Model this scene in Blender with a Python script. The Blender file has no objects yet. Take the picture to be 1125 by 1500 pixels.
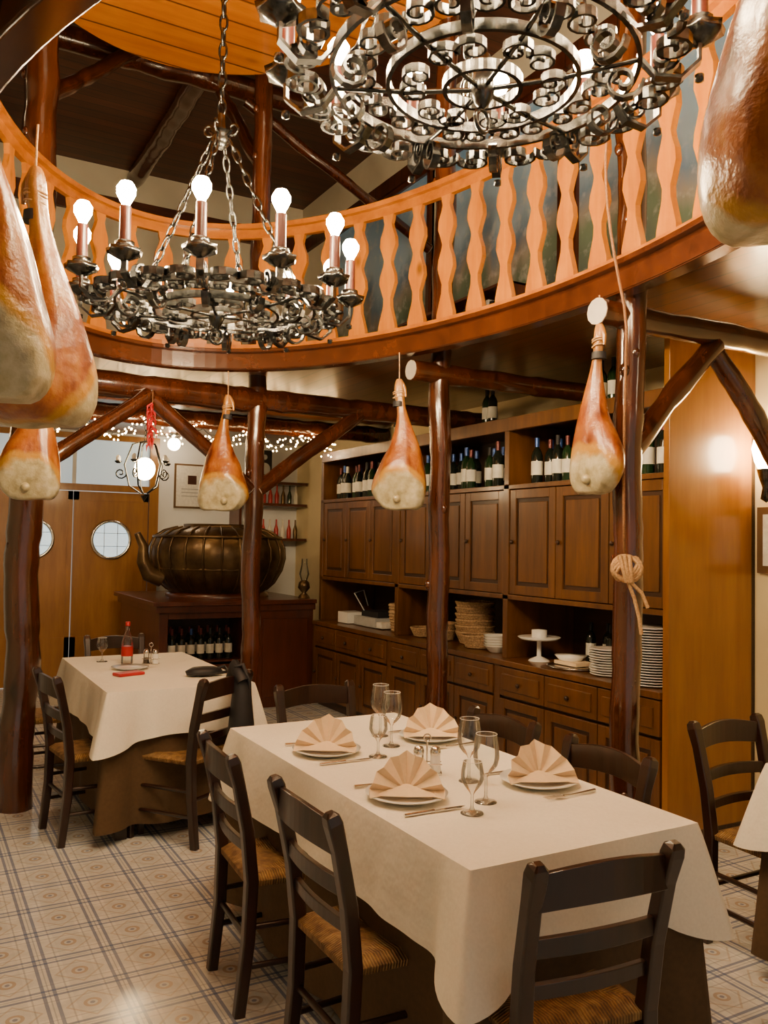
import bpy, math, random
from mathutils import Vector, Matrix, noise
random.seed(3)
pi=math.pi
# ------------------------------------------------------------ materials
def newmat(name):
    m=bpy.data.materials.new(name); m.use_nodes=True
    nt=m.node_tree; b=nt.nodes['Principled BSDF']
    return m,nt,b
def N(nt,t,**k):
    n=nt.nodes.new(t)
    for a,v in k.items(): setattr(n,a,v)
    return n
def ramp(nt,fac,stops):
    r=N(nt,'ShaderNodeValToRGB'); nt.links.new(fac,r.inputs[0])
    e=r.color_ramp.elements
    while len(e)<len(stops): e.new(.5)
    for i,(p,c) in enumerate(stops):
        e[i].position=p; e[i].color=(*c,1)
    return r.outputs[0]
def math_(nt,op,a,b=None,c=None,clamp=False):
    n=N(nt,'ShaderNodeMath',operation=op); n.use_clamp=clamp
    for i,x in enumerate((a,b,c)):
        if x is None: continue
        if isinstance(x,(int,float)): n.inputs[i].default_value=x
        else: nt.links.new(x,n.inputs[i])
    return n.outputs[0]
def mixc(nt,f,a,b,mode='MIX'):
    n=N(nt,'ShaderNodeMix',data_type='RGBA',blend_type=mode)
    for i,x in ((0,f),(6,a),(7,b)):
        if isinstance(x,(int,float)): n.inputs[i].default_value=x
        elif isinstance(x,tuple): n.inputs[i].default_value=(*x,1)
        else: nt.links.new(x,n.inputs[i])
    return n.outputs[2]
def objco(nt,scale=(1,1,1),rot=(0,0,0)):
    tc=N(nt,'ShaderNodeTexCoord'); mp=N(nt,'ShaderNodeMapping')
    nt.links.new(tc.outputs['Object'],mp.inputs[0])
    mp.inputs['Scale'].default_value=scale; mp.inputs['Rotation'].default_value=rot
    return mp.outputs[0]
def noise_(nt,vec,scale,detail=4,rough=.55):
    n=N(nt,'ShaderNodeTexNoise'); nt.links.new(vec,n.inputs['Vector'])
    n.inputs['Scale'].default_value=scale; n.inputs['Detail'].default_value=detail; n.inputs['Roughness'].default_value=rough
    return n.outputs[0]
def bump(nt,b,h,s=.2,d=.01):
    n=N(nt,'ShaderNodeBump'); nt.links.new(h,n.inputs['Height']); n.inputs['Strength'].default_value=s; n.inputs['Distance'].default_value=d
    nt.links.new(n.outputs[0],b.inputs['Normal'])
def plain(name,c,rough=.5,metal=0,var=.12,scale=12,bmp=None,**k):
    m,nt,b=newmat(name)
    f=noise_(nt,objco(nt),scale)
    lo=tuple(x*(1-var) for x in c); hi=tuple(min(1,x*(1+var)) for x in c)
    nt.links.new(ramp(nt,f,[(.3,lo),(.7,hi)]),b.inputs['Base Color'])
    b.inputs['Roughness'].default_value=rough; b.inputs['Metallic'].default_value=metal
    if bmp: bump(nt,b,noise_(nt,objco(nt),bmp[0],3),bmp[1],bmp[2])
    for a,v in k.items(): b.inputs[a].default_value=v
    return m
def wood(name,c1,c2,axis='z',rough=.35,scale=6,plank=None,plank_w=.12,coat=.3,knots=False):
    m,nt,b=newmat(name)
    st={'x':(.12,1,1),'y':(1,.12,1),'z':(1,1,.12)}[axis]
    v=objco(nt,st)
    f=noise_(nt,v,scale*4,6,.65); g=noise_(nt,objco(nt),2.2,2)
    f2=math_(nt,'ADD',math_(nt,'MULTIPLY',f,.7),math_(nt,'MULTIPLY',g,.3))
    col=ramp(nt,f2,[(.34,c1),(.5,tuple((a+d)/2 for a,d in zip(c1,c2))),(.66,c2)])
    if knots:
        vo=N(nt,'ShaderNodeTexVoronoi'); st2={'x':(.6,1,1),'y':(1,.6,1),'z':(1,1,.6)}[axis]
        nt.links.new(objco(nt,st2),vo.inputs['Vector']); vo.inputs['Scale'].default_value=knots
        kf=ramp(nt,vo.outputs['Distance'],[(.05,(1,1,1)),(.16,(0,0,0))])
        col=mixc(nt,math_(nt,'MULTIPLY',kf,.75),col,tuple(x*.22 for x in c1))
    if plank:
        sx=N(nt,'ShaderNodeSeparateXYZ'); nt.links.new(objco(nt),sx.inputs[0])
        q=math_(nt,'DIVIDE',sx.outputs['XYZ'.index(plank.upper())],plank_w)
        fr=math_(nt,'FRACT',q); fl=math_(nt,'FLOOR',q)
        wn=N(nt,'ShaderNodeTexWhiteNoise',noise_dimensions='1D'); nt.links.new(fl,wn.inputs['W'])
        tint=math_(nt,'MULTIPLY_ADD',wn.outputs[0],.45,.72)
        hs=N(nt,'ShaderNodeHueSaturation'); nt.links.new(col,hs.inputs['Color']); nt.links.new(tint,hs.inputs['Value'])
        ln=math_(nt,'COMPARE',fr,.5,.465)
        col=mixc(nt,ln,tuple(x*.25 for x in c1),hs.outputs[0])
        bump(nt,b,ln,.4,.01)
    else: bump(nt,b,f,.12,.004)
    nt.links.new(col,b.inputs['Base Color'])
    b.inputs['Roughness'].default_value=rough; b.inputs['Coat Weight'].default_value=coat; b.inputs['Coat Roughness'].default_value=.15
    return m
def emis(name,c,s):
    m,nt,b=newmat(name)
    b.inputs['Base Color'].default_value=(*c,1); b.inputs['Emission Color'].default_value=(*c,1); b.inputs['Emission Strength'].default_value=s
    return m
M={}
M['log']=wood('log_varnished',(.016,.004,.0012),(.100,.023,.004),'z',.2,3,coat=.7,knots=5)
M['logend']=plain('log_end',(.42,.38,.32),.5)
M['chair']=wood('chair_wood',(.010,.0035,.002),(.030,.009,.004),'z',.32,4)
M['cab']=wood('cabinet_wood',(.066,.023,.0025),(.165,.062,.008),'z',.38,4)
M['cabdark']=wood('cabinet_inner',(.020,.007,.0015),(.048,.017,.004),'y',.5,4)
M['panel']=wood('side_panel_wood',(.21,.074,.004),(.32,.130,.010),'z',.28,3,coat=.4)
M['door']=wood('door_wood',(.25,.098,.010),(.36,.155,.022),'z',.4,5)
M['pine']=wood('pine_baluster',(.26,.078,.0008),(.44,.160,.002),'z',.3,4,coat=.25,knots=5)
M['rim']=wood('rim_wood',(.022,.0045,.0008),(.070,.016,.002),'x',.2,3,coat=.7)
M['handrail']=wood('handrail_wood',(.20,.052,.0006),(.38,.130,.0015),'x',.28,3,coat=.3)
M['plankunder']=wood('mezzanine_planks',(.085,.025,.005),(.18,.056,.012),'y',.3,4,plank='x',plank_w=.14,coat=.4)
M['ceil']=wood('ceiling_planks',(.055,.012,.004),(.12,.028,.008),'x',.5,4,plank='y',plank_w=.13,coat=.1)
M['disc']=wood('pine_planks',(.40,.108,.0012),(.62,.220,.004),'x',.32,3,plank='y',plank_w=.22,knots=3.5)
M['redwood']=wood('counter_wood',(.05,.010,.003),(.105,.022,.006),'z',.35,4)
M['wall']=plain('plaster_cream',(.76,.71,.56),.8,var=.05,scale=3)
M['wally']=plain('plaster_yellow',(.80,.66,.38),.8,var=.05,scale=3)
M['wallw']=plain('plaster_white',(.82,.85,.88),.8,var=.04,scale=3)
M['iron']=plain('wrought_iron',(.080,.083,.082),.24,1,var=.5,scale=40)
M['candle']=plain('candle_sleeve',(.045,.008,.005),.35)
M['bulb']=emis('bulb_glow',(1,.72,.40),600)
M['fairy']=emis('fairy_glow',(1,.62,.25),60)
M['glow']=emis('lamp_glow',(1,.70,.36),80)
M['fillglow']=emis('fill_lamp_glow',(1,.75,.45),42)  # for the added fill globes under the mezzanine
M['cloth']=plain('tablecloth_ivory',(.82,.77,.66),.85,var=.04,scale=120,bmp=(9,.35,.02))
M['brown']=plain('tablecloth_brown',(.085,.048,.020),.9,var=.1,scale=60)
M['napkin']=plain('napkin_cream',(.74,.57,.36),.8,var=.04,scale=60)
M['china']=plain('china_white',(.84,.83,.80),.2,var=.02)
M['steel']=plain('steel',(.7,.68,.64),.2,1,var=.05)
M['black']=plain('black_cloth',(.010,.010,.014),.6)
M['blackgl']=plain('bottle_dark',(.008,.011,.008),.08,var=.3)
M['label']=plain('bottle_label',(.72,.69,.60),.6)
M['foil']=plain('bottle_foil',(.10,.02,.02),.3,.4)
M['foilb']=plain('bottle_foil_blue',(.03,.08,.3),.3,.4)
M['red']=plain('red_plastic',(.40,.010,.014),.35)
M['green']=plain('green_glass',(.010,.028,.010),.1)
M['rope']=plain('rope_jute',(.20,.09,.032),.9,var=.35,scale=150)
M['knotrope']=plain('rope_pale',(.42,.25,.11),.9,var=.35,scale=150)
M['wicker']=plain('wicker',(.44,.29,.15),.8,var=.5,scale=90)
M['grey']=plain('grey_plastic',(.45,.46,.47),.5)
M['frame']=plain('frame_gilt',(.12,.065,.025),.4)
M['paper']=plain('paper',(.78,.76,.70),.7,var=.12,scale=40)
M['glasspane']=emis('porthole_pane',(.70,.88,.95),1.0)
M['transom']=emis('transom_pane',(.66,.82,.90),.45)
# thin clear glass
m=bpy.data.materials.new('clear_glass'); m.use_nodes=True; nt=m.node_tree; nt.nodes.clear()
o_=N(nt,'ShaderNodeOutputMaterial'); tr=N(nt,'ShaderNodeBsdfTransparent'); gl=N(nt,'ShaderNodeBsdfGlossy'); mx=N(nt,'ShaderNodeMixShader'); fr=N(nt,'ShaderNodeFresnel')
tr.inputs[0].default_value=(.96,.98,.98,1); gl.inputs['Roughness'].default_value=.05; fr.inputs[0].default_value=1.5
ff=math_(nt,'MULTIPLY_ADD',fr.outputs[0],.85,.05,clamp=True)
nt.links.new(ff,mx.inputs[0]); nt.links.new(tr.outputs[0],mx.inputs[1]); nt.links.new(gl.outputs[0],mx.inputs[2]); nt.links.new(mx.outputs[0],o_.inputs[0]); M['glass']=m
# copper pot
m,nt,b=newmat('aged_brass'); f=noise_(nt,objco(nt),5,6)
nt.links.new(ramp(nt,f,[(.3,(.045,.025,.012)),(.55,(.12,.075,.033)),(.75,(.24,.155,.070))]),b.inputs['Base Color'])
b.inputs['Metallic'].default_value=.75; b.inputs['Roughness'].default_value=.36; M['brass']=m
# floor
m,nt,b=newmat('floor_tiles')
sx=N(nt,'ShaderNodeSeparateXYZ'); nt.links.new(objco(nt),sx.inputs[0])
P=.24
fx=math_(nt,'FRACT',math_(nt,'DIVIDE',sx.outputs[0],P)); fy=math_(nt,'FRACT',math_(nt,'DIVIDE',sx.outputs[1],P))
nz=noise_(nt,objco(nt),25,4)
col=ramp(nt,nz,[(.3,(.60,.62,.61)),(.7,(.74,.75,.73))])
def lines(f,cs,w):
    o=None
    for c in cs:
        k=math_(nt,'COMPARE',f,c,w); o=k if o is None else math_(nt,'MAXIMUM',o,k)
    return o
for f in (fx,fy):
    col=mixc(nt,math_(nt,'MULTIPLY',math_(nt,'COMPARE',f,.5,.2),.20),col,(.34,.37,.43))
for f in (fx,fy):
    col=mixc(nt,math_(nt,'MULTIPLY',lines(f,(.24,.76),.012),.42),col,(.20,.22,.30))
    col=mixc(nt,math_(nt,'MULTIPLY',lines(f,(.075,.925),.026),.72),col,(.09,.14,.31))
    col=mixc(nt,math_(nt,'MULTIPLY',lines(f,(.0,1.0),.010),.5),col,(.20,.24,.32))
dx=math_(nt,'SUBTRACT',fx,.5); dy=math_(nt,'SUBTRACT',fy,.5)
dd=math_(nt,'SQRT',math_(nt,'ADD',math_(nt,'MULTIPLY',dx,dx),math_(nt,'MULTIPLY',dy,dy)))
col=mixc(nt,math_(nt,'MULTIPLY',math_(nt,'COMPARE',dd,.095,.026),.6),col,(.34,.22,.12))
col=mixc(nt,math_(nt,'MULTIPLY',math_(nt,'LESS_THAN',dd,.035),.7),col,(.12,.15,.30))
ex=math_(nt,'PINGPONG',fx,.5); ey=math_(nt,'PINGPONG',fy,.5)
col=mixc(nt,math_(nt,'MULTIPLY',math_(nt,'COMPARE',math_(nt,'ADD',ex,ey),.66,.022),.4),col,(.34,.24,.15))
nt.links.new(col,b.inputs['Base Color']); b.inputs['Roughness'].default_value=.17; M['floor']=m
# ham
m,nt,b=newmat('cured_ham')
tc=N(nt,'ShaderNodeTexCoord'); sx=N(nt,'ShaderNodeSeparateXYZ'); nt.links.new(tc.outputs['Object'],sx.inputs[0])
n1=noise_(nt,objco(nt),8,5); n2=noise_(nt,objco(nt),20,4,.6); n4=noise_(nt,objco(nt,(1,1,.4)),13,5,.6)
skin=ramp(nt,n4,[(.32,(.075,.012,.002)),(.43,(.19,.042,.004)),(.55,(.30,.092,.007)),(.70,(.40,.18,.022))])
hh=math_(nt,'MULTIPLY',sx.outputs[2],-1)
top=ramp(nt,hh,[(.10,(1,1,1)),(.30,(0,0,0))])
skin=mixc(nt,math_(nt,'MULTIPLY',top,.55),skin,(.32,.17,.035))
fm=math_(nt,'ADD',math_(nt,'MULTIPLY',sx.outputs[1],-3.0),math_(nt,'MULTIPLY',math_(nt,'SUBTRACT',hh,.5),2.3))
fm=math_(nt,'ADD',fm,math_(nt,'MULTIPLY',math_(nt,'SUBTRACT',n1,.5),.30))
face=ramp(nt,n2,[(.3,(.26,.22,.11)),(.5,(.42,.37,.22)),(.7,(.54,.49,.34))])
c=mixc(nt,ramp(nt,fm,[(.20,(0,0,0)),(.27,(1,1,1))]),skin,(.40,.20,.016))
c=mixc(nt,ramp(nt,fm,[(.33,(0,0,0)),(.40,(1,1,1))]),c,face)
nt.links.new(c,b.inputs['Base Color']); b.inputs['Roughness'].default_value=.30; b.inputs['Coat Weight'].default_value=.35; b.inputs['Coat Roughness'].default_value=.2
bump(nt,b,n2,.5,.012); M['ham']=m
# rush
m,nt,b=newmat('rush_seat')
sx=N(nt,'ShaderNodeSeparateXYZ'); nt.links.new(objco(nt),sx.inputs[0])
ax=math_(nt,'ABSOLUTE',sx.outputs[0]); ay=math_(nt,'ABSOLUTE',math_(nt,'SUBTRACT',sx.outputs[1],.2))
s=math_(nt,'SINE',math_(nt,'MULTIPLY',math_(nt,'MINIMUM',ax,ay),700))
nn=noise_(nt,objco(nt),30,3)
q=math_(nt,'ADD',math_(nt,'MULTIPLY',s,.14),nn)
nt.links.new(ramp(nt,q,[(.25,(.09,.038,.010)),(.55,(.25,.13,.038)),(.8,(.40,.25,.09))]),b.inputs['Base Color']); b.inputs['Roughness'].default_value=.7
bump(nt,b,s,.6,.004); M['rush']=m
# mural
m,nt,b=newmat('mural_paint')
sx=N(nt,'ShaderNodeSeparateXYZ'); nt.links.new(objco(nt),sx.inputs[0])
mz=noise_(nt,objco(nt,(1,1,.25)),1.7,6); h=math_(nt,'ADD',math_(nt,'MULTIPLY',sx.outputs[2],.60),math_(nt,'MULTIPLY',math_(nt,'SUBTRACT',mz,.5),.8))
c=ramp(nt,math_(nt,'ADD',h,.5),[(.0,(.10,.14,.13)),(.20,(.16,.24,.18)),(.30,(.36,.35,.32)),(.40,(.20,.33,.52)),(.52,(.42,.62,.86)),(1,(.24,.48,.86))])
n3=noise_(nt,objco(nt),9,5)
c=mixc(nt,math_(nt,'MULTIPLY',ramp(nt,n3,[(.52,(0,0,0)),(.7,(1,1,1))]),.45),c,(.80,.82,.85))
nt.links.new(c,b.inputs['Base Color']); b.inputs['Roughness'].default_value=.7; M['mural']=m

# ------------------------------------------------------------ mesh builder
class MB:
    def __init__(s): s.v=[];s.f=[];s.m=[];s.s=[];s.mats=[];s.M=Matrix.Identity(4)
    def add(s,vs,fs,mat,smooth=False):
        mat=M[mat]
        if mat not in s.mats: s.mats.append(mat)
        k=s.mats.index(mat); o=len(s.v)
        s.v+=[s.M@Vector(p) for p in vs]
        for f in fs: s.f.append([i+o for i in f]); s.m.append(k); s.s.append(smooth)
    def box(s,c,d,mat,R=None):
        hx,hy,hz=d[0]/2,d[1]/2,d[2]/2
        vs=[Vector((x,y,z)) for x in(-hx,hx) for y in(-hy,hy) for z in(-hz,hz)]
        if R is not None: vs=[R@p for p in vs]
        vs=[p+Vector(c) for p in vs]
        s.add(vs,[(0,1,3,2),(4,6,7,5),(0,4,5,1),(2,3,7,6),(0,2,6,4),(1,5,7,3)],mat)
    def b2(s,x0,x1,y0,y1,z0,z1,mat): s.box(((x0+x1)/2,(y0+y1)/2,(z0+z1)/2),(x1-x0,y1-y0,z1-z0),mat)
    def tube(s,pts,r,mat,seg=8,closed=False,sec=None,ref=None,smooth=True):
        pts=[Vector(p) for p in pts]; n=len(pts)
        rs=r if isinstance(r,(list,tuple)) else [r]*n
        if sec is None: sec=[(math.cos(2*pi*i/seg),math.sin(2*pi*i/seg)) for i in range(seg)]
        seg=len(sec); vs=[];nrm=None
        for i in range(n):
            if closed: t=pts[(i+1)%n]-pts[i-1]
            else: t=pts[min(i+1,n-1)]-pts[max(i-1,0)]
            if t.length<1e-9: t=Vector((0,0,1))
            t.normalize()
            if ref is not None: nrm=Vector(ref)
            elif nrm is None: nrm=Vector((1,0,0)) if abs(t.x)<.8 else Vector((0,0,1))
            nrm=nrm-t*nrm.dot(t)
            if nrm.length<1e-6: nrm=t.orthogonal()
            nrm.normalize(); bn=t.cross(nrm)
            for a,c in sec: vs.append(pts[i]+(nrm*a+bn*c)*rs[i])
        fs=[]
        for i in range(n if closed else n-1):
            j=(i+1)%n
            for k in range(seg):
                l=(k+1)%seg; fs.append((i*seg+k,i*seg+l,j*seg+l,j*seg+k))
        s.add(vs,fs,mat,smooth)
        if not closed:
            s.add(vs[:seg],[tuple(reversed(range(seg)))],mat); s.add(vs[-seg:],[tuple(range(seg))],mat)
    def lathe(s,prof,c,mat,seg=20,sx=1,sy=1,smooth=True,mod=None):
        vs=[];c=Vector(c)
        for (r,z) in prof:
            for k in range(seg):
                a=2*pi*k/seg; rr=r*(mod(a,z) if mod else 1)
                vs.append(c+Vector((rr*math.cos(a)*sx,rr*math.sin(a)*sy,z)))
        fs=[]
        for i in range(len(prof)-1):
            for k in range(seg):
                l=(k+1)%seg; fs.append((i*seg+k,i*seg+l,(i+1)*seg+l,(i+1)*seg+k))
        s.add(vs,fs,mat,smooth)
        if prof[0][0]>1e-4: s.add(vs[:seg],[tuple(reversed(range(seg)))],mat)
        if prof[-1][0]>1e-4 and mat!='glass': s.add(vs[-seg:],[tuple(range(seg))],mat)
    def ball(s,c,r,mat,seg=12,sz=1):
        n=8; s.lathe([(r*math.sin(pi*i/n)+1e-5,-r*sz*math.cos(pi*i/n)) for i in range(n+1)],c,mat,seg)
    def out(s,name,loc=(0,0,0),rotz=0,bevel=0,solid=0,sub=0,parent=None):
        me=bpy.data.meshes.new(name); me.from_pydata([tuple(p) for p in s.v],[],s.f)
        for mt in s.mats: me.materials.append(mt)
        me.polygons.foreach_set('material_index',s.m); me.polygons.foreach_set('use_smooth',s.s); me.update()
        o=bpy.data.objects.new(name,me); bpy.context.scene.collection.objects.link(o)
        o.location=loc; o.rotation_euler=(0,0,rotz)
        if solid:
            k=o.modifiers.new('solid','SOLIDIFY'); k.thickness=solid; k.offset=0
        if sub: k=o.modifiers.new('sub','SUBSURF'); k.levels=sub; k.render_levels=sub
        if bevel:
            k=o.modifiers.new('bev','BEVEL'); k.width=bevel; k.segments=2; k.limit_method='ANGLE'; k.angle_limit=.7
        return o
def inst(o,loc,rotz=0,scale=1):
    n=o.copy(); bpy.context.scene.collection.objects.link(n); n.location=loc; n.rotation_euler=(0,0,rotz); n.scale=(scale,)*3; return n
RECT=[(1,.8),(.8,1),(-.8,1),(-1,.8),(-1,-.8),(-.8,-1),(.8,-1),(1,-.8)]

# ------------------------------------------------------------ camera
th=math.radians(1.0); yaw=math.radians(29.3); pit=math.radians(2.06)
Fh=Vector((math.sin(yaw),math.cos(yaw),0)); R=Vector((math.cos(yaw),-math.sin(yaw),0)); U=Vector((0,0,1))
F=Fh*math.cos(pit)+U*math.sin(pit); Up=-Fh*math.sin(pit)+U*math.cos(pit)
Rc=R*math.cos(th)+Up*math.sin(th); Uc=-R*math.sin(th)+Up*math.cos(th)
cam=bpy.data.cameras.new('camera'); co=bpy.data.objects.new('camera',cam); bpy.context.scene.collection.objects.link(co)
mt=Matrix.Identity(4)
for i in range(3): mt[i][0]=Rc[i]; mt[i][1]=Uc[i]; mt[i][2]=-F[i]
mt[2][3]=1.55; co.matrix_world=mt
cam.sensor_fit='VERTICAL'; cam.sensor_height=36; cam.lens=30; cam.clip_start=.05
bpy.context.scene.camera=co

# ------------------------------------------------------------ room shell
XL,XR,YF,YB=-2.6,4.12,-2.5,9.5
b=MB(); b.b2(XL,XR,YF,YB,-.1,0,'floor'); b.out('floor')
b=MB(); b.b2(XL-.1,XL,YF,YB,0,5.7,'wall'); b.out('wall_left')
b=MB(); b.b2(XR,XR+.1,YF,YB,0,2.7,'wally'); b.b2(XR,XR+.1,YF,YB,2.7,5.7,'wall'); b.out('wall_right')
b=MB()
b.b2(XL,.70,YB,YB+.1,0,5.7,'wallw'); b.b2(2.38,XR,YB,YB+.1,0,2.72,'wallw'); b.b2(.70,2.38,YB,YB+.1,2.66,2.72,'wallw'); b.b2(.70,XR,YB,YB+.1,2.72,5.7,'wall')
b.out('wall_back')
b=MB(); b.b2(XL,XR,YF,YB,5.6,5.7,'ceil')
b.out('ceiling')
# ellipse
EC=(1.35,3.0);EA,EB=1.28,2.27
def ell(a,off=0,z=0): return Vector((EC[0]+(EA+off)*math.cos(a),EC[1]+(EB+off)*math.sin(a),z))
def slab(z0,z1,off,mat,name):
    b=MB();n=96;vi=[];vo=[]
    for i in range(n):
        a=2*pi*i/n; p=ell(a,off); d=(p-Vector((EC[0],EC[1],0)))
        t=1e9
        if d.x>1e-6:t=min(t,(XR-EC[0])/d.x)
        if d.x<-1e-6:t=min(t,(XL-EC[0])/d.x)
        if d.y>1e-6:t=min(t,(YB-EC[1])/d.y)
        if d.y<-1e-6:t=min(t,(YF-EC[1])/d.y)
        vi.append(p); vo.append(Vector((EC[0]+d.x*t,EC[1]+d.y*t,0)))
    vs=[]
    for z in (z0,z1):
        for p in vi: vs.append((p.x,p.y,z))
        for p in vo: vs.append((p.x,p.y,z))
    fs=[]
    for i in range(n):
        j=(i+1)%n
        fs+=[(i,j,n+j,n+i),(2*n+i,3*n+i,3*n+j,2*n+j),(i,2*n+i,2*n+j,j)]
    b.add(vs,fs,mat); return b.out(name)
slab(2.69,2.74,.0,'plankunder','ceiling_mezzanine')
# rim mouldings
b=MB();n=120
def hoop(off,z,w,h,mat):
    pts=[ell(2*pi*i/n,off,z) for i in range(n)]
    b.tube(pts,1,mat,closed=True,ref=(0,0,1),sec=[(h/2,w/2),(h/2,-w/2),(-h/2,-w/2),(-h/2,w/2)],smooth=False)
hoop(.0,2.675,.05,.10,'rim'); hoop(-.015,2.735,.09,.024,'rim'); hoop(.02,2.63,.08,.02,'rim')
b.out('trim_1',bevel=.004)
# railing
b=MB(); hoop(0,3.525,.09,.03,'handrail'); hoop(0,3.485,.03,.06,'handrail'); hoop(0,2.765,.04,.03,'handrail')
S=2000; cum=[0]; pp=[ell(2*pi*i/S) for i in range(S+1)]
for i in range(S): cum.append(cum[-1]+(pp[i+1]-pp[i]).length)
nb=52; prof=[(0,.062),(.06,.060),(.11,.046),(.17,.028),(.22,.025),(.26,.040),(.31,.058),(.36,.052),(.41,.032),(.44,.025),(.48,.038),(.53,.058),(.58,.054),(.63,.034),(.66,.026),(.69,.034),(.72,.038)]
k=0
for q in range(nb):
    L=cum[-1]*q/nb
    while cum[k+1]<L: k+=1
    a=2*pi*k/S; p=ell(a); t=(ell(a+.01)-ell(a-.01)).normalized(); nn_=Vector((t.y,-t.x,0))
    vs=[];fs=[]
    for z,w in prof:
        for sx_,sy_ in((-1,-1),(1,-1),(1,1),(-1,1)): vs.append(p+t*(w*sx_)+nn_*(.014*sy_)+Vector((0,0,2.745+z)))
    for i in range(len(prof)-1):
        for e in range(4):
            g=(e+1)%4; fs.append((i*4+e,i*4+g,i*4+4+g,i*4+4+e))
    b.add(vs,fs,'pine')
b.out('balcony_railing')
# pine ceiling disc
b=MB(); n=96; vs=[ell(2*pi*i/n,.25,4.66) for i in range(n)]+[ell(2*pi*i/n,.25,4.74) for i in range(n)]
b.add(vs,[tuple(reversed(range(n))),tuple(range(n,2*n))]+[(i,(i+1)%n,n+(i+1)%n,n+i) for i in range(n)],'disc')
for q in (-1.2,.1,1.4):
    b.b2(EC[0]-.6,EC[0]+.6,EC[1]+q-.05,EC[1]+q+.05,4.74,5.6,'ceil')
b.out('ceiling_round_panel')
# ------------------------------------------------------------ logs
def logpts(p0,p1,r,wob=.014,seed=0):
    p0=Vector(p0);p1=Vector(p1);n=max(4,int((p1-p0).length/.06));P_=[];Rr=[]
    for i in range(n+1):
        t=i/n;p=p0.lerp(p1,t)
        P_.append(p+Vector((noise.noise(Vector((seed,t*n*.11,1))),noise.noise(Vector((seed,t*n*.11,5))),0))*wob*2)
        Rr.append(r*(1+.16*noise.noise(Vector((seed+9,t*n*.35,2)))+.08*noise.noise(Vector((seed+3,t*n*.9,7)))))
    return P_,Rr
def log(b,p0,p1,r,seed=0,ends=True):
    P_,Rr=logpts(p0,p1,r,seed=seed); b.tube(P_,Rr,'log',12)
    if ends:
        d=(P_[0]-P_[1]).normalized()
        b.tube([P_[0],P_[0]+d*.004],Rr[0]*.96,'logend',12)
posts=[(.60,5.30,.095),(2.09,5.58,.066),(2.72,4.2,.062),(2.72,2.70,.064)]
for i,(x,y,r) in enumerate(posts):
    b=MB(); log(b,(x,y,0),(x+.02,y,5.6 ),r,seed=i*7+1,ends=False)
    for q in range(16):
        z=random.uniform(.4,5); a=random.uniform(0,6.28); b.ball((x+math.cos(a)*r*.8,y+math.sin(a)*r*.8,z),.022,'log',8,1.4)
    b.out('log_post')
def beam(name,p0,p1,r,seed):
    b=MB(); log(b,p0,p1,r,seed); return b.out(name)
beam('log_beam',(2.54,2.70,2.55),(4.12,2.70,2.55),.060,3)
beam('log_beam',(2.52,4.2,2.55),(4.12,4.2,2.55),.060,13)
beam('log_beam',(1.85,5.58,2.53),(4.12,5.58,2.53),.075,23)
beam('log_beam',(-2.6,5.26,2.52),(2.1,5.58,2.52),.085,33)
beam('log_beam',(-2.6,7.3,2.6),(4.12,7.3,2.6),.08,43)
beam('log_beam',(-2.6,6.5,5.2),(4.12,6.5,5.2),.09,53)
beam('log_beam',(2.09,1,5.5),(2.09,9.5,5.5),.09,63)
for i,(p,q,r) in enumerate([((2.75,2.7,1.98),(3.26,2.7,2.5),.05),((4.06,2.7,1.62),(3.24,2.7,2.5),.05),
    ((2.12,5.58,1.9),(2.9,5.58,2.5),.055),((.63,5.3,1.92),(1.33,5.46,2.47),.05),((2.06,5.57,1.9),(1.33,5.46,2.47),.05),
    ((4.04,6.45,4.2),(2.3,6.5,5.1),.045),((2.1,5.6,4.2),(2.1,6.6,5.2),.05),((.6,5.3,4.1),(1.4,6.4,5.2),.05)]):
    beam('log_brace',p,q,r,70+i*5)
# upper wall details
b=MB(); b.b2(XL,XR,YB-.06,YB,5.05,5.25,'ceil'); b.out('trim_2')
b=MB(); b.b2(XR-.05,XR,YF,YB,5.02,5.16,'ceil'); b.out('trim_3')
for (y0,y1) in ((2.8,4.6),(4.7,6.38),(6.5,8.7)):
    b=MB(); yc=(y0+y1)/2; w=(y1-y0)/2
    b.b2(-.02,.0,-w,w,-.75,.75,'mural')
    for a_,c_ in ((-w,-w+.05),(w-.05,w)): b.b2(-.05,0,a_,c_,-.8,.8,'redwood')
    b.b2(-.05,0,-w,w,.75,.80,'redwood'); b.b2(-.05,0,-w,w,-.80,-.75,'redwood')
    b.out('mural_painting',(XR-.002,yc,4.2))
b=MB(); b.b2(3.4,4.1,4.6,6.4,2.75,2.84,'redwood'); 
for z in (3.1,3.35): b.b2(3.5,4.05,4.6,6.4,z-.02,z,'redwood')
for y in (4.6,5.5,6.37): b.b2(3.5,4.05,y,y+.03,2.84,3.35,'redwood')
for z in(2.84,3.1):
    y=4.65
    while y<6.2:
        w=random.uniform(.03,.07); b.b2(3.55,3.9,y,y+w,z,z+random.uniform(.13,.2),random.choice(['black','grey','foilb','paper'])); y+=w+.005
b.out('low_bookshelf',bevel=.003)
b=MB(); b.b2(-.3,.3,-.03,0,-.4,.4,'frame'); b.b2(-.24,.24,-.035,-.02,-.34,.34,'paper'); b.out('wall_picture',(.4,YB-.0,4.55))
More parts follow.
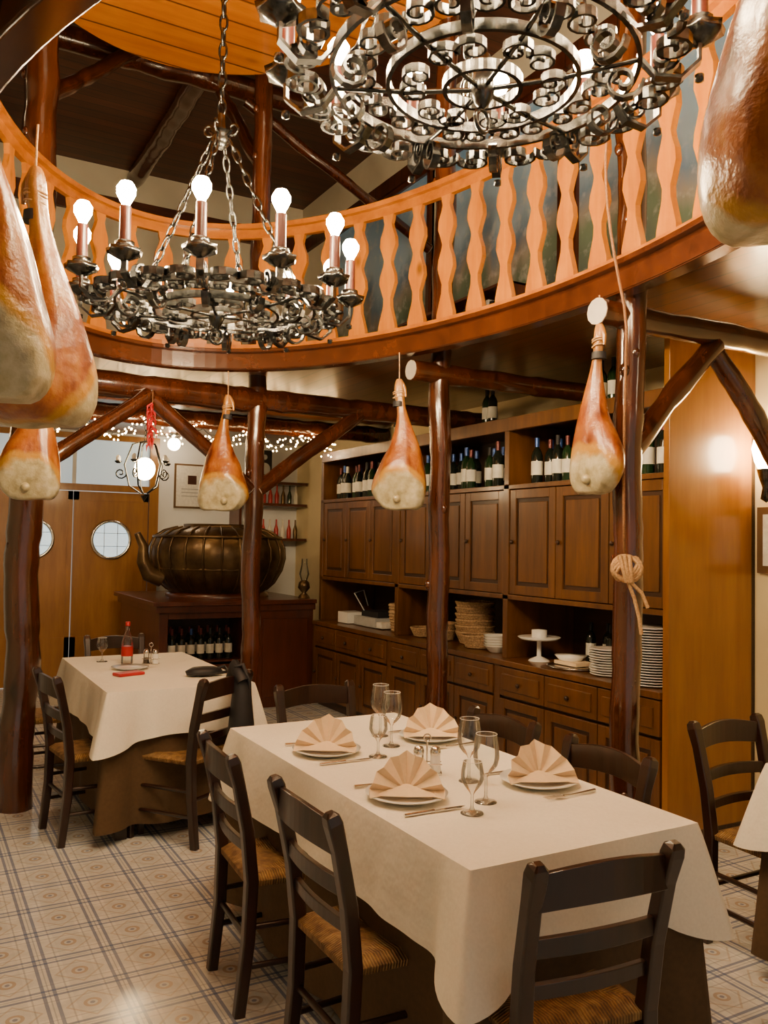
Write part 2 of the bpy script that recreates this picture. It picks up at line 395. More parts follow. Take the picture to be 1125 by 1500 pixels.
# ------------------------------------------------------------ doors, back wall
def doorleaf(name,x0,x1):
    b=MB(); cx=(x0+x1)/2; w=(x1-x0)/2-.006; n=40; r=.20; zc=1.53
    outer=[];inner=[]
    for i in range(n):
        a=2*pi*i/n; c,s_=math.cos(a),math.sin(a)
        inner.append((cx+r*c,zc+r*s_))
        t=min(w/abs(c) if abs(c)>1e-6 else 1e9,((2.04-zc) if s_>0 else (zc-.01))/abs(s_) if abs(s_)>1e-6 else 1e9)
        outer.append((cx+t*c,zc+t*s_))
    for y,sg in ((YB-.02,1),(YB+.03,-1)):
        vs=[(x,y,z) for x,z in inner]+[(x,y,z) for x,z in outer]
        b.add(vs,[(i,(i+1)%n,n+(i+1)%n,n+i) for i in range(n)],'door')
    b.b2(cx-w,cx-w+.05,YB-.026,YB+.03,.01,2.04,'door'); b.b2(cx+w-.05,cx+w,YB-.026,YB+.03,.01,2.04,'door')
    b.b2(cx-w,cx+w,YB-.026,YB+.03,1.95,2.04,'door'); b.b2(cx-w,cx+w,YB-.026,YB+.03,.01,.5,'door')
    b.tube([(cx+r*math.cos(2*pi*i/32),YB-.03,zc+r*math.sin(2*pi*i/32)) for i in range(32)],.018,'steel',8,closed=True)
    vs=[(cx+r*math.cos(2*pi*i/32),YB-.01,zc+r*math.sin(2*pi*i/32)) for i in range(32)]
    b.add(vs,[tuple(range(32))],'glasspane')
    for q in(-.07,.07):
        b.b2(cx+q-.003,cx+q+.003,YB-.02,YB-.012,zc-r*.92,zc+r*.92,'grey'); b.b2(cx-r*.92,cx+r*.92,YB-.02,YB-.012,zc+q-.003,zc+q+.003,'grey')
    b.out(name)
doorleaf('door_1',.76,1.55); doorleaf('door_2',1.55,2.34)
b=MB(); b.b2(.68,.76,YB-.05,YB+.05,0,2.66,'door'); b.b2(2.34,2.44,YB-.05,YB+.05,0,2.66,'door'); b.b2(.76,2.34,YB-.05,YB+.05,2.05,2.12,'door'); b.b2(.76,2.34,YB-.05,YB+.05,2.60,2.66,'door')
b.out('trim_4')
b=MB(); b.b2(.76,2.34,YB,YB+.03,2.12,2.60,'transom'); b.b2(1.53,1.57,YB-.02,YB+.03,2.12,2.6,'wallw'); b.out('window_1')
b=MB(); b.b2(-.2,.2,-.02,0,-.25,.25,'frame'); b.b2(-.18,.18,-.025,-.01,-.23,.23,'paper'); b.b2(-.05,.05,-.028,-.02,.02,.12,'candle')
for z in(-.04,-.08,-.12): b.b2(-.12,.12,-.028,-.02,z,z+.012,'grey')
b.out('framed_certificate',(2.82,YB,2.15))
# back bar shelf
b=MB()
for z in(1.55,1.95,2.2): b.b2(3.3,4.1,9.15,9.48,z,z+.03,'redwood')
b.b2(3.27,3.3,9.15,9.48,1.0,2.23,'redwood')
for z in(1.58,1.98):
    for i in range(9):
        x=3.38+i*.08; b.lathe([(.025,0),(.028,.1),(.01,.16),(.01,.22)],(x,9.3,z),random.choice(['red','china','green','brass','label']),8)
b.out('back_bar_shelf')
b=MB(); b.b2(-.09,.09,-.08,.08,-.16,.16,'black')
b.M=Matrix.Translation((0,-.085,0))@Matrix.Rotation(pi/2,4,'X')
b.lathe([(.065,0),(.05,-.004),(.02,-.01)],(0,-.05,0),'grey',16); b.lathe([(.03,0),(.02,-.004)],(0,.08,0),'grey',12); b.M=Matrix.Identity(4)
b.b2(-.02,.02,.08,.3,-.02,.02,'black'); b.out('loudspeaker',(3.55,9.2,2.42),bevel=.005)
# ------------------------------------------------------------ cabinet
b=MB(); Y0,Y3=3.12,7.46; U3=[3.12,4.57,6.01,7.46]
b.b2(3.44,4.115,Y0,Y0+.04,0,2.69,'panel')
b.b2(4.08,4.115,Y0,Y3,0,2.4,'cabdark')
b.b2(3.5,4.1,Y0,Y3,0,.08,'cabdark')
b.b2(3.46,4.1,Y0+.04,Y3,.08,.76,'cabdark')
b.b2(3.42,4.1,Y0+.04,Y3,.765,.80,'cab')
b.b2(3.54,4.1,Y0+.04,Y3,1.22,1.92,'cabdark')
b.b2(3.50,4.1,Y0+.04,Y3,1.19,1.22,'cab'); b.b2(3.50,4.1,Y0+.04,Y3,1.92,1.95,'cab')
b.b2(3.50,4.1,Y0+.04,Y3,2.36,2.40,'cab'); b.b2(3.49,3.53,Y0+.04,Y3,2.31,2.40,'cab')
for y in U3[1:]:
    b.b2(3.50,4.1,y-.025,y+.025,1.95,2.36,'cab'); b.b2(3.50,4.08,y-.025,y+.025,.8,1.19,'cab'); b.b2(3.44,3.48,y-.03,y+.03,.08,.765,'cab'); b.b2(3.50,3.55,y-.03,y+.03,1.19,1.95,'cab')
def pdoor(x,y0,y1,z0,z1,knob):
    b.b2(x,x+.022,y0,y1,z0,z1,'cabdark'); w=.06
    b.b2(x-.012,x+.02,y0,y0+w,z0,z1,'cab'); b.b2(x-.012,x+.02,y1-w,y1,z0,z1,'cab'); b.b2(x-.012,x+.02,y0+w,y1-w,z0,z0+w,'cab'); b.b2(x-.012,x+.02,y0+w,y1-w,z1-w,z1,'cab')
    b.b2(x-.008,x+.02,y0+w+.025,y1-w-.025,z0+w+.025,z1-w-.025,'cab')
    if knob is not None: b.ball((x-.024,knob,(z0+z1)/2),.014,'cabdark',8)
for i in range(3):
    a=U3[i]+(.045 if i==0 else .03); e=U3[i+1]-.03; w=(e-a)/3
    for j in range(3):
        y0=a+j*w+.004; y1=a+(j+1)*w-.004
        pdoor(3.52,y0,y1,1.225,1.915,y1-.03)
        pdoor(3.445,y0,y1,.10,.55,y1-.03)
        b.b2(3.43,3.46,y0,y1,.57,.755,'cab'); b.b2(3.42,3.44,y0+.04,y1-.04,.61,.715,'cab'); b.ball((3.405,(y0+y1)/2,.66),.014,'cabdark',8)
b.out('wall_cabinet',bevel=.003)
# bottles
def bottle(b,x,y,z,s=1,foil='foil',body='blackgl'):
    b.lathe([(.036*s,0),(.038*s,.01),(.038*s,.19*s),(.030*s,.215*s),(.014*s,.24*s),(.013*s,.30*s)],(x,y,z),body,12)
    b.lathe([(.0388*s,.06*s),(.0388*s,.15*s)],(x,y,z),'label',12); b.lathe([(.0150*s,.245*s),(.0152*s,.305*s)],(x,y,z),foil,10)
b=MB()
for i in range(3):
    y=U3[i]+.12
    while y<U3[i+1]-.08:
        if random.random()<.9:
            bottle(b,3.62+random.uniform(-.02,.03),y,1.951,random.choice([1,1,1.05,.95]),random.choice(['foil','foil','foilb','black','label']),random.choice(['blackgl','blackgl','blackgl','green']))
        if random.random()<.8: bottle(b,3.76,y+.03,1.951,1,random.choice(['foil','black','foilb']))
        y+=random.uniform(.088,.125)
b.out('shelf_wine_bottles')
b=MB()
for y in (3.75,3.85,4.95,5.02,6.3): bottle(b,3.66,y,2.401,.92,'black',random.choice(['green','blackgl']))
b.out('top_wine_bottles')
# counter things
def pstack(n,r,loc):
    b=MB(); z=0
    for i in range(n):
        o=random.uniform(-.003,.003)
        b.lathe([(r*.6,z),(r*.62,z+.002),(r*.98,z+.0085),(r,z+.011),(r*.98,z+.0125),(r*.6,z+.008),(.0,z+.007)],(o,-o,0),'china',28); z+=.0145
    b.out('plate_stack',loc)
pstack(22,.13,(3.58,3.36,.801)); pstack(11,.105,(3.60,3.72,.801))
b=MB(); b.lathe([(.07,0),(.06,.01),(.015,.03),(.015,.13),(.12,.14),(.14,.155),(.135,.157),(.0,.15)],(0,0,0),'china',24); b.lathe([(.05,.15),(.05,.20),(.0,.205)],(0,0,0),'china',16); b.out('cake_stand',(3.62,4.36,.801))
b=MB(); b.lathe([(.14,0),(.16,.01),(.15,.015),(.0,.008)],(0,0,0),'steel',24,1,1.1); b.box((0,0,.03),(.14,.2,.02),'napkin'); b.lathe([(.06,.01),(.10,.05),(0,.055)],(.02,.05,.02),'china',16); b.out('serving_tray',(3.62,4.03,.801))
b=MB(); 
for q in range(3): bottle(b,.06*(q%2),.09*q,0,.85,'black')
b.out('oil_bottles',(3.88,3.98,.801))
b=MB(); z=0
for i in range(5): b.lathe([(.04,z),(.05,z+.005),(.085,z+.045),(.09,z+.05),(.082,z+.047),(.045,z+.012),(0,z+.01)],(0,0,0),'china',24); z+=.018
b.out('bowl_stack',(3.62,4.82,.801))
b=MB()
def basket(b,x,y,z,r,h):
    n=7
    for i in range(n): b.tube([(x+(r*(.72+.28*i/n))*math.cos(2*pi*k/24),y+(r*(.72+.28*i/n))*math.sin(2*pi*k/24),z+h*i/n+.006) for k in range(24)],h/n*.62,'wicker',6,closed=True)
    b.lathe([(r*.7,0),(.0,.004)],(x,y,z),'wicker',16)
for i in range(6): basket(b,0,0,i*.045,.15+.003*(i%2),.09)
basket(b,-.12,-.22,0,.13,.09); basket(b,-.1,.30,0,.12,.08); basket(b,-.1,.30,.05,.12,.08); basket(b,-.1,.55,.0,.12,.07)
b.out('bread_baskets',(3.78,5.3,.806))
b=MB(); b.b2(-.15,.15,-.2,.2,0,.08,'grey'); b.b2(-.1,.12,-.15,.15,.08,.13,'black'); b.box((-.1,.35,.05),(.18,.2,.1),'china'); b.box((-.05,-.27,.03),(.2,.1,.05),'paper')
b.tube([(-.1,.1,.13),(-.15,.2,.28),(0,.3,.3),(.1,.4,.15)],.006,'grey',6)
b.out('printer',(3.74,6.72,.806),bevel=.01)
b=MB(); basket(b,0,0,0,.10,.17); basket(b,0,0,.06,.10,.17); b.out('wicker_basket',(3.68,6.23,.812))
# ------------------------------------------------------------ bar counter + pot
b=MB()
b.b2(1.97,3.44,7.5,7.54,0,.45,'redwood'); b.b2(1.97,2.05,7.5,9.0,0,.96,'redwood'); b.b2(2.75,2.85,7.5,9.0,0,.96,'redwood'); b.b2(2.85,3.44,7.48,9,0,.96,'redwood')
b.b2(2.0,3.44,7.9,9.0,0,.96,'cabdark'); b.b2(2.05,2.75,7.5,7.9,.42,.46,'redwood'); b.b2(2.05,2.75,7.5,7.55,.84,.96,'redwood')
b.b2(1.90,3.45,7.42,9.05,.96,1.0,'redwood'); b.b2(1.93,3.45,7.45,9.0,.90,.96,'redwood')
b.b2(2.93,3.38,7.465,7.48,.1,.82,'redwood')
b.out('bar_counter',bevel=.004)
b=MB(); x=2.12
while x<2.72: bottle(b,x,7.62,.461,.92,random.choice(['foil','black','foilb'])); bottle(b,x+.02,7.75,.461,.95); x+=.088
b.out('counter_wine_bottles')
b=MB(); prf=[(.44,0),(.48,.03),(.56,.10),(.63,.22),(.66,.34),(.655,.44),(.61,.54),(.52,.60),(.40,.635),(.20,.65),(.0,.655)]
b.lathe([(.50,-.03),(.50,.0),(.44,.02)],(0,0,.03),'redwood',32)
b.lathe(prf,(0,0,.03),'brass',96,mod=lambda a,z:1+.018*abs(math.sin(a*12)))
for k in range(24):
    a=pi*2*k/24; b.tube([((r+.006)*math.cos(a),(r+.006)*math.sin(a),z+.035) for r,z in prf[1:-2]],.011,'brass',6)
for r,z in((.632,.24),(.62,.545),(.48,.05)): b.tube([(r*math.cos(2*pi*i/48),r*math.sin(2*pi*i/48),z+.03) for i in range(48)],.016,'brass',6,closed=True)
b.tube([(-.58,-.1,.18),(-.70,-.1,.22),(-.76,-.1,.34),(-.76,-.1,.48),(-.82,-.1,.60)],[.09,.08,.06,.045,.03],'brass',12)
b.lathe([(.34,.655),(.34,.70),(.30,.70),(.0,.69)],(0,0,.0),'brass',32)
b.out('giant_copper_kettle',(2.72,8.2,1.001))
b=MB(); b.lathe([(.06,0),(.05,.02),(.02,.05),(.06,.10),(.05,.15),(.03,.17)],(0,0,0),'brass',16); b.lathe([(.03,.17),(.05,.23),(.03,.32),(.028,.38)],(0,0,0),'glass',16); b.out('oil_lamp',(3.40,7.62,1.001))
# ------------------------------------------------------------ fairy lights / lantern / chilli
b=MB(); pts=[]
n=150
for i in range(n+1):
    x=-.4+3.9*i/n; pts.append((x,7.2,2.46+.05*math.sin(i*.33)+random.uniform(-.02,.02)))
b.tube(pts,.004,'black',4)
for p in pts:
    for q in range(2): b.ball((p[0]+random.uniform(-.02,.02),p[1]-.01,p[2]+random.uniform(-.07,.05)),.0075,'fairy',5)
b.out('fairy_lights')
def spiral(c,r,turns,u,v,start=0,n=18,rev=1,rin=.15):
    c=Vector(c);u=Vector(u);v=Vector(v);o=[]
    for i in range(n+1):
        t=i/n; a=start+rev*turns*2*pi*t; rr=r*(1-(1-rin)*t); o.append(c+u*rr*math.cos(a)+v*rr*math.sin(a))
    return o
def chain(b,p0,p1,L=.05,w=.011,t=.0035,mat='iron'):
    p0=Vector(p0);p1=Vector(p1);d=p1-p0;n=max(1,int(d.length/(L*.78)));d.normalize()
    s1=d.orthogonal().normalized(); s2=d.cross(s1)
    for i in range(n):
        c=p0+(p1-p0)*((i+.5)/n); s_=s1 if i%2 else s2
        b.tube([c+d*(L/2*math.cos(2*pi*k/10))+s_*(w*math.sin(2*pi*k/10)) for k in range(10)],t,mat,5,closed=True)
b=MB()
chain(b,(0,0,.25),(0,0,.6))
for k in range(5):
    a=2*pi*k/5+.3; u=Vector((math.cos(a),math.sin(a),0)); z=Vector((0,0,1))
    b.tube([z*.25,u*.10+z*.22,u*.16+z*.05,u*.12-z*.12,u*.03-z*.18],.007,'iron',6)
    b.tube(spiral(u*.19+z*-.02,.05,1.4,u,z,pi,14),.006,'iron',6)
    b.lathe([(.015,0),(.03,.015),(.03,.02)],u*.21+z*.06,'iron',10); b.ball(u*.21+z*.10,.02,'china',8,1.5)
b.ball((0,0,.02),.085,'glow',16,1.1); b.lathe([(.03,-.2),(.0,-.25)],(0,0,0),'iron',8)
b.out('hanging_lantern',(1.70,7.05,2.10))
b=MB(); b.tube([(0,0,.05),(0,0,-.05)],.003,'rope',5)
for i in range(26):
    a=random.uniform(0,6.28); z=-.03-.01*i; r=.03
    b.tube([(0,0,z),(r*math.cos(a),r*math.sin(a),z-.02),(r*1.1*math.cos(a),r*1.1*math.sin(a),z-.06)],[.007,.008,.001],'red',6)
b.out('chili_pepper_bunch',(1.33,5.36,2.43))
# ------------------------------------------------------------ chandeliers
RIB=[(1.7,.55),(-1.7,.55),(-1.7,-.55),(1.7,-.55)]
def chandelier(name,loc,ztop,rot=0,s=1):
    b=MB(); Z=Vector((0,0,1)); b.M=Matrix.Scale(s,4)
    def rib(pts,r): b.tube(pts,r,'iron',sec=RIB,ref=(0,0,1),smooth=False)
    def ribv(pts,r,v): b.tube(pts,r,'iron',sec=RIB,ref=tuple(v),smooth=False)
    def ring(r,z,w=.006,h=.014,n=60): b.tube([(r*math.cos(2*pi*i/n),r*math.sin(2*pi*i/n),z) for i in range(n)],1,'iron',closed=True,ref=(0,0,1),sec=[(h,w),(h,-w),(-h,-w),(-h,w)],smooth=False)
    for r,z in((.40,0),(.25,-.02),(.10,-.03)): ring(r,z)
    b.lathe([(.0,-.10),(.02,-.08),(.03,-.06),(.035,-.04),(.03,-.02),(.02,.05),(.0,.06)],(0,0,0),'iron',12)
    b.tube([(.03*math.cos(2*pi*i/16),0,-.125+.03*math.sin(2*pi*i/16)) for i in range(16)],.006,'iron',6,closed=True)
    NA=12
    for k in range(NA):
        a=2*pi*k/NA; u=Vector((math.cos(a),math.sin(a),0)); v=Vector((-math.sin(a),math.cos(a),0))
        a2=a+pi/NA; u2=Vector((math.cos(a2),math.sin(a2),0)); v2=Vector((-math.sin(a2),math.cos(a2),0))
        if k%2==0: b.tube([u*.03-Z*.04,u*.2-Z*.03,u*.40],.007,'iron',6)
        for sgn in(1,-1):
            rib(spiral(u*.325+v*.045*sgn,.047,1.3,v*sgn,u,pi,18,rin=.25),.0070)
            if k%2==0: rib(spiral(u2*.175+v2*.040*sgn-Z*.03,.045,1.3,v2*sgn,-u2,pi,16,rin=.25),.0065)
            rib(spiral(u2*.47+v2*.055*sgn-Z*.01,.055,1.4,v2*sgn,-u2,pi,18,rin=.2),.008)
        ribv([u*.40,u*.44-Z*.05,u*.50-Z*.06,u*.545-Z*.02,u*.545+Z*.03],.008,v)
        ribv(spiral(u*.46+Z*.0,.042,1.5,u,Z,-pi/2,18),.007,v)
        ribv(spiral(u*.36-Z*.055,.05,1.5,u,-Z,0,18),.007,v)
        b.lathe([(.0,-.015),(.012,-.01),(.012,.005)],u*.545-Z*.06,'iron',8)
        c=u*.545
        b.lathe([(.012,.02),(.03,.03),(.056,.045),(.060,.062),(.052,.058),(.02,.05)],c,'iron',14,mod=lambda a_,z_:1+.08*math.cos(a_*7))
        b.lathe([(.03,.058),(.034,.07),(.034,.088),(.02,.09)],c,'iron',12)
        b.lathe([(.021,.07),(.020,.215)],c,'candle',12)
        b.lathe([(.014,.21),(.015,.225),(.024,.241),(.034,.262),(.034,.281),(.021,.302),(.001,.309)],c,'bulb',12)
    for k in range(4):
        a=pi/4+k*pi/2; u=Vector((math.cos(a),math.sin(a),0))
        chain(b,u*.36+Z*.0,u*.035+Z*.70,.07,.013,.005)
        b.tube(spiral(u*.05+Z*.74,.035,1.2,u,Z,pi,12),.005,'iron',6)
    b.lathe([(.02,.66),(.045,.69),(.03,.71),(.05,.725),(.02,.74),(.015,.80),(.0,.81)],(0,0,0),'iron',12)
    chain(b,(0,0,.80),(0,0,(ztop-loc[2])/s),.075,.016,.0055)
    return b.out(name,loc,rot)
chandelier('wrought_iron_chandelier',(1.0,3.1,2.43),4.66,.1,.92)
chandelier('wrought_iron_chandelier',(1.27,1.78,2.77),4.66,.33,.98)
# ------------------------------------------------------------ hams
def ham(loc,rot,rope=.15,s=1,depth=.72,seed=0):
    b=MB()
    pr=[(.014,0),(.024,-.02),(.029,-.06),(.026,-.10),(.024,-.14),(.028,-.19),(.044,-.25),(.066,-.32),(.092,-.39),(.118,-.46),(.140,-.52),(.155,-.58),(.160,-.63),(.152,-.67),(.128,-.70),(.085,-.722),(.04,-.73),(.0,-.732)]
    seg=32;vs=[]
    for r,z in pr:
        for k in range(seg):
            a=2*pi*k/seg; w=1+.20*noise.noise(Vector((math.cos(a)*1.5,math.sin(a)*1.5,z*5+seed*3)))+.07*noise.noise(Vector((math.cos(a)*4,math.sin(a)*4,z*16+seed)))
            sh=.04*math.sin(min(1,max(0,(-z-.08)/.62))*pi)*(1 if seed%2 else -1)
            x=(r*w)*math.cos(a)+sh; y=(r*w)*math.sin(a)*(depth+.28*(1-min(1,r/.08))); zz=z-(.035*math.cos(a)*(1 if seed%2 else -1) if r>.1 else 0)
            if z<-.46:
                lim=-(.105-.30*max(0,-z-.52)); y=max(y,lim) if y<lim else y
            vs.append((x,y,zz))
    fs=[(i*seg+k,i*seg+(k+1)%seg,(i+1)*seg+(k+1)%seg,(i+1)*seg+k) for i in range(len(pr)-1) for k in range(seg)]
    b.add(vs,fs,'ham',True)
    b.add(vs[:seg],[tuple(range(seg))],'ham')
    b.ball((.01,-.062,-.668),.024,'ham',10)
    b.lathe([(.031,-.125),(.033,-.155)],(0,0,0),'black',14)
    b.tube([(.01,0,-.01),(.035,.005,-.05),(.04,0,-.10)],[.012,.014,.006],'ham',8)
    b.tube([(0,0,-.05),(.004,0,0),(0,0,rope/s)],.004,'knotrope',6)
    for zr in (-.07,-.08,-.10): b.tube([(.031*math.cos(2*pi*i/14),.027*math.sin(2*pi*i/14),zr+.006*math.cos(2*pi*i/14)) for i in range(14)],.004,'knotrope',6,closed=True)
    o=b.out('hanging_ham',loc,rot,sub=1); o.scale=(s,)*3; return o
vr=-yaw
ham((.52,4.55,2.46),vr+.15,.15,1.0,.7,1)
ham((1.74,5.13,2.46),vr-.1,.15,1.0,.7,2)
ham((2.37,4.08,2.46),vr-.2,.15,1.0,.7,3)
ham((2.55,2.70,2.50),vr-1.25,.12,1.0,.54,4)
ham((.11,2.05,2.57),vr+.1,.06,1.0,.8,5)
ham((.28,2.46,2.55),vr+2.9,.12,.97,.95,6)
ham((1.27,.84,2.84),vr+3.0,.0,1.08,.9,7)
# rope + knot on post
b=MB(); pts=[(2.585,2.58,4.65-i*.1) for i in range(32)]; pts=[(p[0]+.006*math.sin(i*.4)-(.12 if 2.5<p[2]<3.7 else 0)*math.sin((p[2]-2.5)/1.2*pi),p[1],p[2]) for i,p in enumerate(pts)]+[(2.62,2.61,1.52)]
b.tube(pts,.006,'rope',6)
kc=Vector((2.62,2.60,1.46)); nr=Vector((-.7,-.7,0)).normalized(); tt=Vector((.7,-.7,0)).normalized(); zz=Vector((0,0,1))
for k in range(5):
    a=.35*k-.6; uu=(tt*math.cos(a)+zz*math.sin(a)); vv=(-tt*math.sin(a)+zz*math.cos(a))
    b.tube([kc+uu*.058*math.cos(2*pi*i/20)+vv*(.05-.006*k)*math.sin(2*pi*i/20)+nr*(.015+.010*math.sin(4*pi*i/20+k)) for i in range(20)],.009,'knotrope',6,closed=True)
for k in range(3): b.tube([kc+zz*.055+tt*(-.03+.02*k)+nr*.02,kc+nr*.036+tt*(-.015+.015*k),kc-zz*.055+tt*(.0+.01*k)+nr*.02],.009,'knotrope',6)
b.tube([kc-zz*.04+nr*.02,kc-zz*.12+tt*.03,kc-zz*.2+tt*.05,kc-zz*.27+tt*.06],.008,'knotrope',6)
b.tube([kc-zz*.04+nr*.02,kc-zz*.1+tt*.06,kc-zz*.16+tt*.085],.008,'knotrope',6)
b.out('rope_with_knot')
# ------------------------------------------------------------ tables
def cloth_skirt(b,w,l,ztop,drop,corner,flare,amp,mat,top=True,seed=0,nf=1):
    pts=[]
    def side(p,q,n):
        for i in range(n): pts.append(((p[0]+(q[0]-p[0])*i/n,p[1]+(q[1]-p[1])*i/n)))
    hw,hl=w/2,l/2
    side((-hw,-hl),(hw,-hl),int(w/.014)); side((hw,-hl),(hw,hl),int(l/.014)); side((hw,hl),(-hw,hl),int(w/.014)); side((-hw,hl),(-hw,-hl),int(l/.014))
    n=len(pts); lev=10; vs=[]
    for j in range(lev+1):
        t=j/lev
        for (x,y) in pts:
            dc=min(math.hypot(abs(x)-hw,abs(y)-hl),.6)
            cf=math.exp(-(dc/.075)**2); cv=math.exp(-((dc-.14)/.055)**2)
            nx=math.copysign(max(0,1-(hw-abs(x))/.10),x); ny=math.copysign(max(0,1-(hl-abs(y))/.10),y)
            L=math.hypot(nx,ny); nx/=L;ny/=L
            sarc=(x-y)*8; f=math.sin(sarc*nf+seed+1.5*noise.noise(Vector((x*3,y*3,seed))))*.6+noise.noise(Vector((x*7,y*7,seed)))
            off=.004+flare*t**.8+amp*t*f+cf*.06*t-cv*.036*t
            d=(drop+corner*math.exp(-(dc/.13)**2)+.008*math.sin(sarc*.7))*t
            vs.append((x+nx*off,y+ny*off,ztop-d))
    fs=[(j*n+i,j*n+(i+1)%n,(j+1)*n+(i+1)%n,(j+1)*n+i) for j in range(lev) for i in range(n)]
    b.add(vs,fs,mat,True)
    if top: b.add(vs[:n],[tuple(range(n))],mat)
def table(loc,w,l,seed):
    b=MB()
    b.box((0,0,.735),(w-.02,l-.02,.04),'chair')
    for sx_ in(-1,1):
        for sy_ in(-1,1): b.b2(sx_*(w/2-.1)-.03,sx_*(w/2-.1)+.03,sy_*(l/2-.1)-.03,sy_*(l/2-.1)+.03,0,.72,'chair')
    cloth_skirt(b,w-.03,l-.03,.764,.68,0,.015,.020,'brown',True,seed,2)
    cloth_skirt(b,w,l,.77,.235,.07,.042,.016,'cloth',True,seed+2,1)
    return b.out('dining_table',loc)
table((1.60,2.56,0),.78,1.72,1)
table((1.31,5.15,0),.78,1.40,4)
table((3.17,1.35,0),.80,1.40,7)
# ------------------------------------------------------------ chairs
def slat(b,x0,x1,y0,z0,h,bow,arch,mat='chair',th_=.009):
    n=12;vs=[]
    for i in range(n+1):
        t=i/n; x=x0+(x1-x0)*t; y=y0-bow*math.sin(pi*t); zt=z0+h/2+arch*math.sin(pi*t); zb=z0-h/2+arch*.6*math.sin(pi*t)
        vs+=[(x,y-th_,zb),(x,y+th_,zb),(x,y+th_,zt),(x,y-th_,zt)]
    fs=[(i*4+e,i*4+(e+1)%4,i*4+4+(e+1)%4,i*4+4+e) for i in range(n) for e in range(4)]+[(3,2,1,0),(n*4,n*4+1,n*4+2,n*4+3)]
    b.add(vs,fs,mat)
def make_chair():
    b=MB()
    for s_ in(-1,1):
        b.tube([(s_*.175,-.03,0),(s_*.18,-.005,.25),(s_*.185,0,.45),(s_*.19,-.02,.62),(s_*.195,-.055,.78),(s_*.197,-.075,.85),(s_*.197,-.083,.872),(s_*.197,-.085,.882)],[.019,.021,.022,.021,.020,.023,.020,.010],'chair',sec=RECT,ref=(1,0,0),smooth=False)
        b.tube([(s_*.195,.385,0),(s_*.205,.385,.25),(s_*.205,.385,.46)],[.016,.021,.021],'chair',sec=RECT,ref=(1,0,0),smooth=False)
        for z in(.16,.29): b.tube([(s_*.18,0,z),(s_*.2,.385,z)],.011,'chair',8)
    for z in(.20,.33): b.tube([(-.2,.385,z),(.2,.385,z)],.011,'chair',8)
    b.tube([(-.18,0,.24),(.18,0,.24)],.011,'chair',8)
    slat(b,-.19,.19,-.063,.805,.085,.03,.022); slat(b,-.185,.185,-.030,.665,.045,.025,.008); slat(b,-.183,.183,-.008,.555,.035,.02,.005)
    n=10;vs=[]
    def wx(t): return .185+.022*t
    for j in range(n+1):
        for i in range(n+1):
            u=i/n*2-1; v=j/n; y=-.01+.415*v; e=max(abs(u),abs(v*2-1)); z=.468-.014*(1-min(1,(e))**2)-(.022 if e>.99 else 0)
            vs.append((u*wx(v)*(1.04),y,z))
    m_=len(vs)
    for p in list(vs): vs.append((p[0]*.97,p[1],.425))
    fs=[];W=n+1
    for j in range(n):
        for i in range(n):
            a=j*W+i; fs.append((a,a+1,a+W+1,a+W)); fs.append((m_+a,m_+a+W,m_+a+W+1,m_+a+1))
    for i in range(n):
        fs.append((i,m_+i,m_+i+1,i+1)); a=n*W+i; fs.append((a,a+1,m_+a+1,m_+a)); a=i*W; fs.append((a,a+W,m_+a+W,m_+a)); a=i*W+n; fs.append((a,m_+a,m_+a+W,a+W))
    b.add(vs,fs,'rush',True)
    return b.out('dining_chair',bevel=.003)
ch=make_chair()
def place(o,x,y,ang): o.location=(x,y,0); o.rotation_euler=(0,0,ang); o.scale=(.97,.97,.97)
E=-pi/2; Wd=pi/2; S_=pi
place(ch,1.43,1.54,-.10)
for x,y,a in [(1.06,2.19,E),(1.04,2.86,E-.06),(1.79,3.78,S_),(2.10,2.24,Wd),(2.10,2.84,Wd+.05),
              (.74,4.72,E+.12),(1.44,4.34,.6),(.70,5.75,E),(1.35,6.28,S_),(2.98,2.32,S_)]:
    c_=ch.copy(); bpy.context.scene.collection.objects.link(c_); place(c_,x,y,a)
# bag on chair
b=MB(); b.tube([(0,0,.0),(.01,-.02,-.1),(0,-.03,-.3),(.01,-.02,-.5),(0,0,-.6)],[.03,.05,.07,.08,.04],'black',12); b.tube([(-.02,.02,.02),(0,-.03,.04),(.02,-.06,-.05),(.03,-.07,-.4)],.012,'black',6)
b.tube([(.03,.06,-.05),(0,.02,.03),(-.01,-.04,-.05)],.035,'black',8)
b.out('hanging_jacket',(1.55,4.30,.86),.6)
# ------------------------------------------------------------ tableware
ZT=.771
def make_plate():
    b=MB(); b.lathe([(.001,.0),(.07,.0),(.085,.004),(.125,.018),(.127,.021),(.08,.009),(.0,.007)],(0,0,0),'china',36); return b.out('dinner_plate')
def make_napkin():
    b=MB(); NP=7; n=NP*2; vs=[];rows=6
    for j in range(rows+1):
        r=.10+.90*j/rows
        for i in range(n+1):
            t=i/n; a=pi*(t*1.04-.02); pl=(.014 if i%2 else -.014)*r
            rr=r*(1+.035*(i%2))
            pk=1+.12*math.exp(-((a-pi/2)/.5)**2)
            x=.112*rr*math.cos(a); z=.096*rr*math.sin(a)*pk
            y=.045*r*math.sin(a)-.06*r*abs(math.cos(a))**1.5+pl
            vs.append((x,y,max(z,0)+.012))
    W=n+1; fs=[(j*W+i,j*W+i+1,(j+1)*W+i+1,(j+1)*W+i) for j in range(rows) for i in range(n)]
    b.add(vs,fs,'napkin')
    b.add([(-.105,-.055,.014),(.105,-.055,.014),(.07,.06,.016),(-.07,.06,.016),(0,-.07,.016),(0,.0,.034)],[(0,4,5),(4,1,5),(1,2,5),(2,3,5),(3,0,5),(0,3,2,1,4)],'napkin')
    return b.out('folded_napkin',solid=.003)
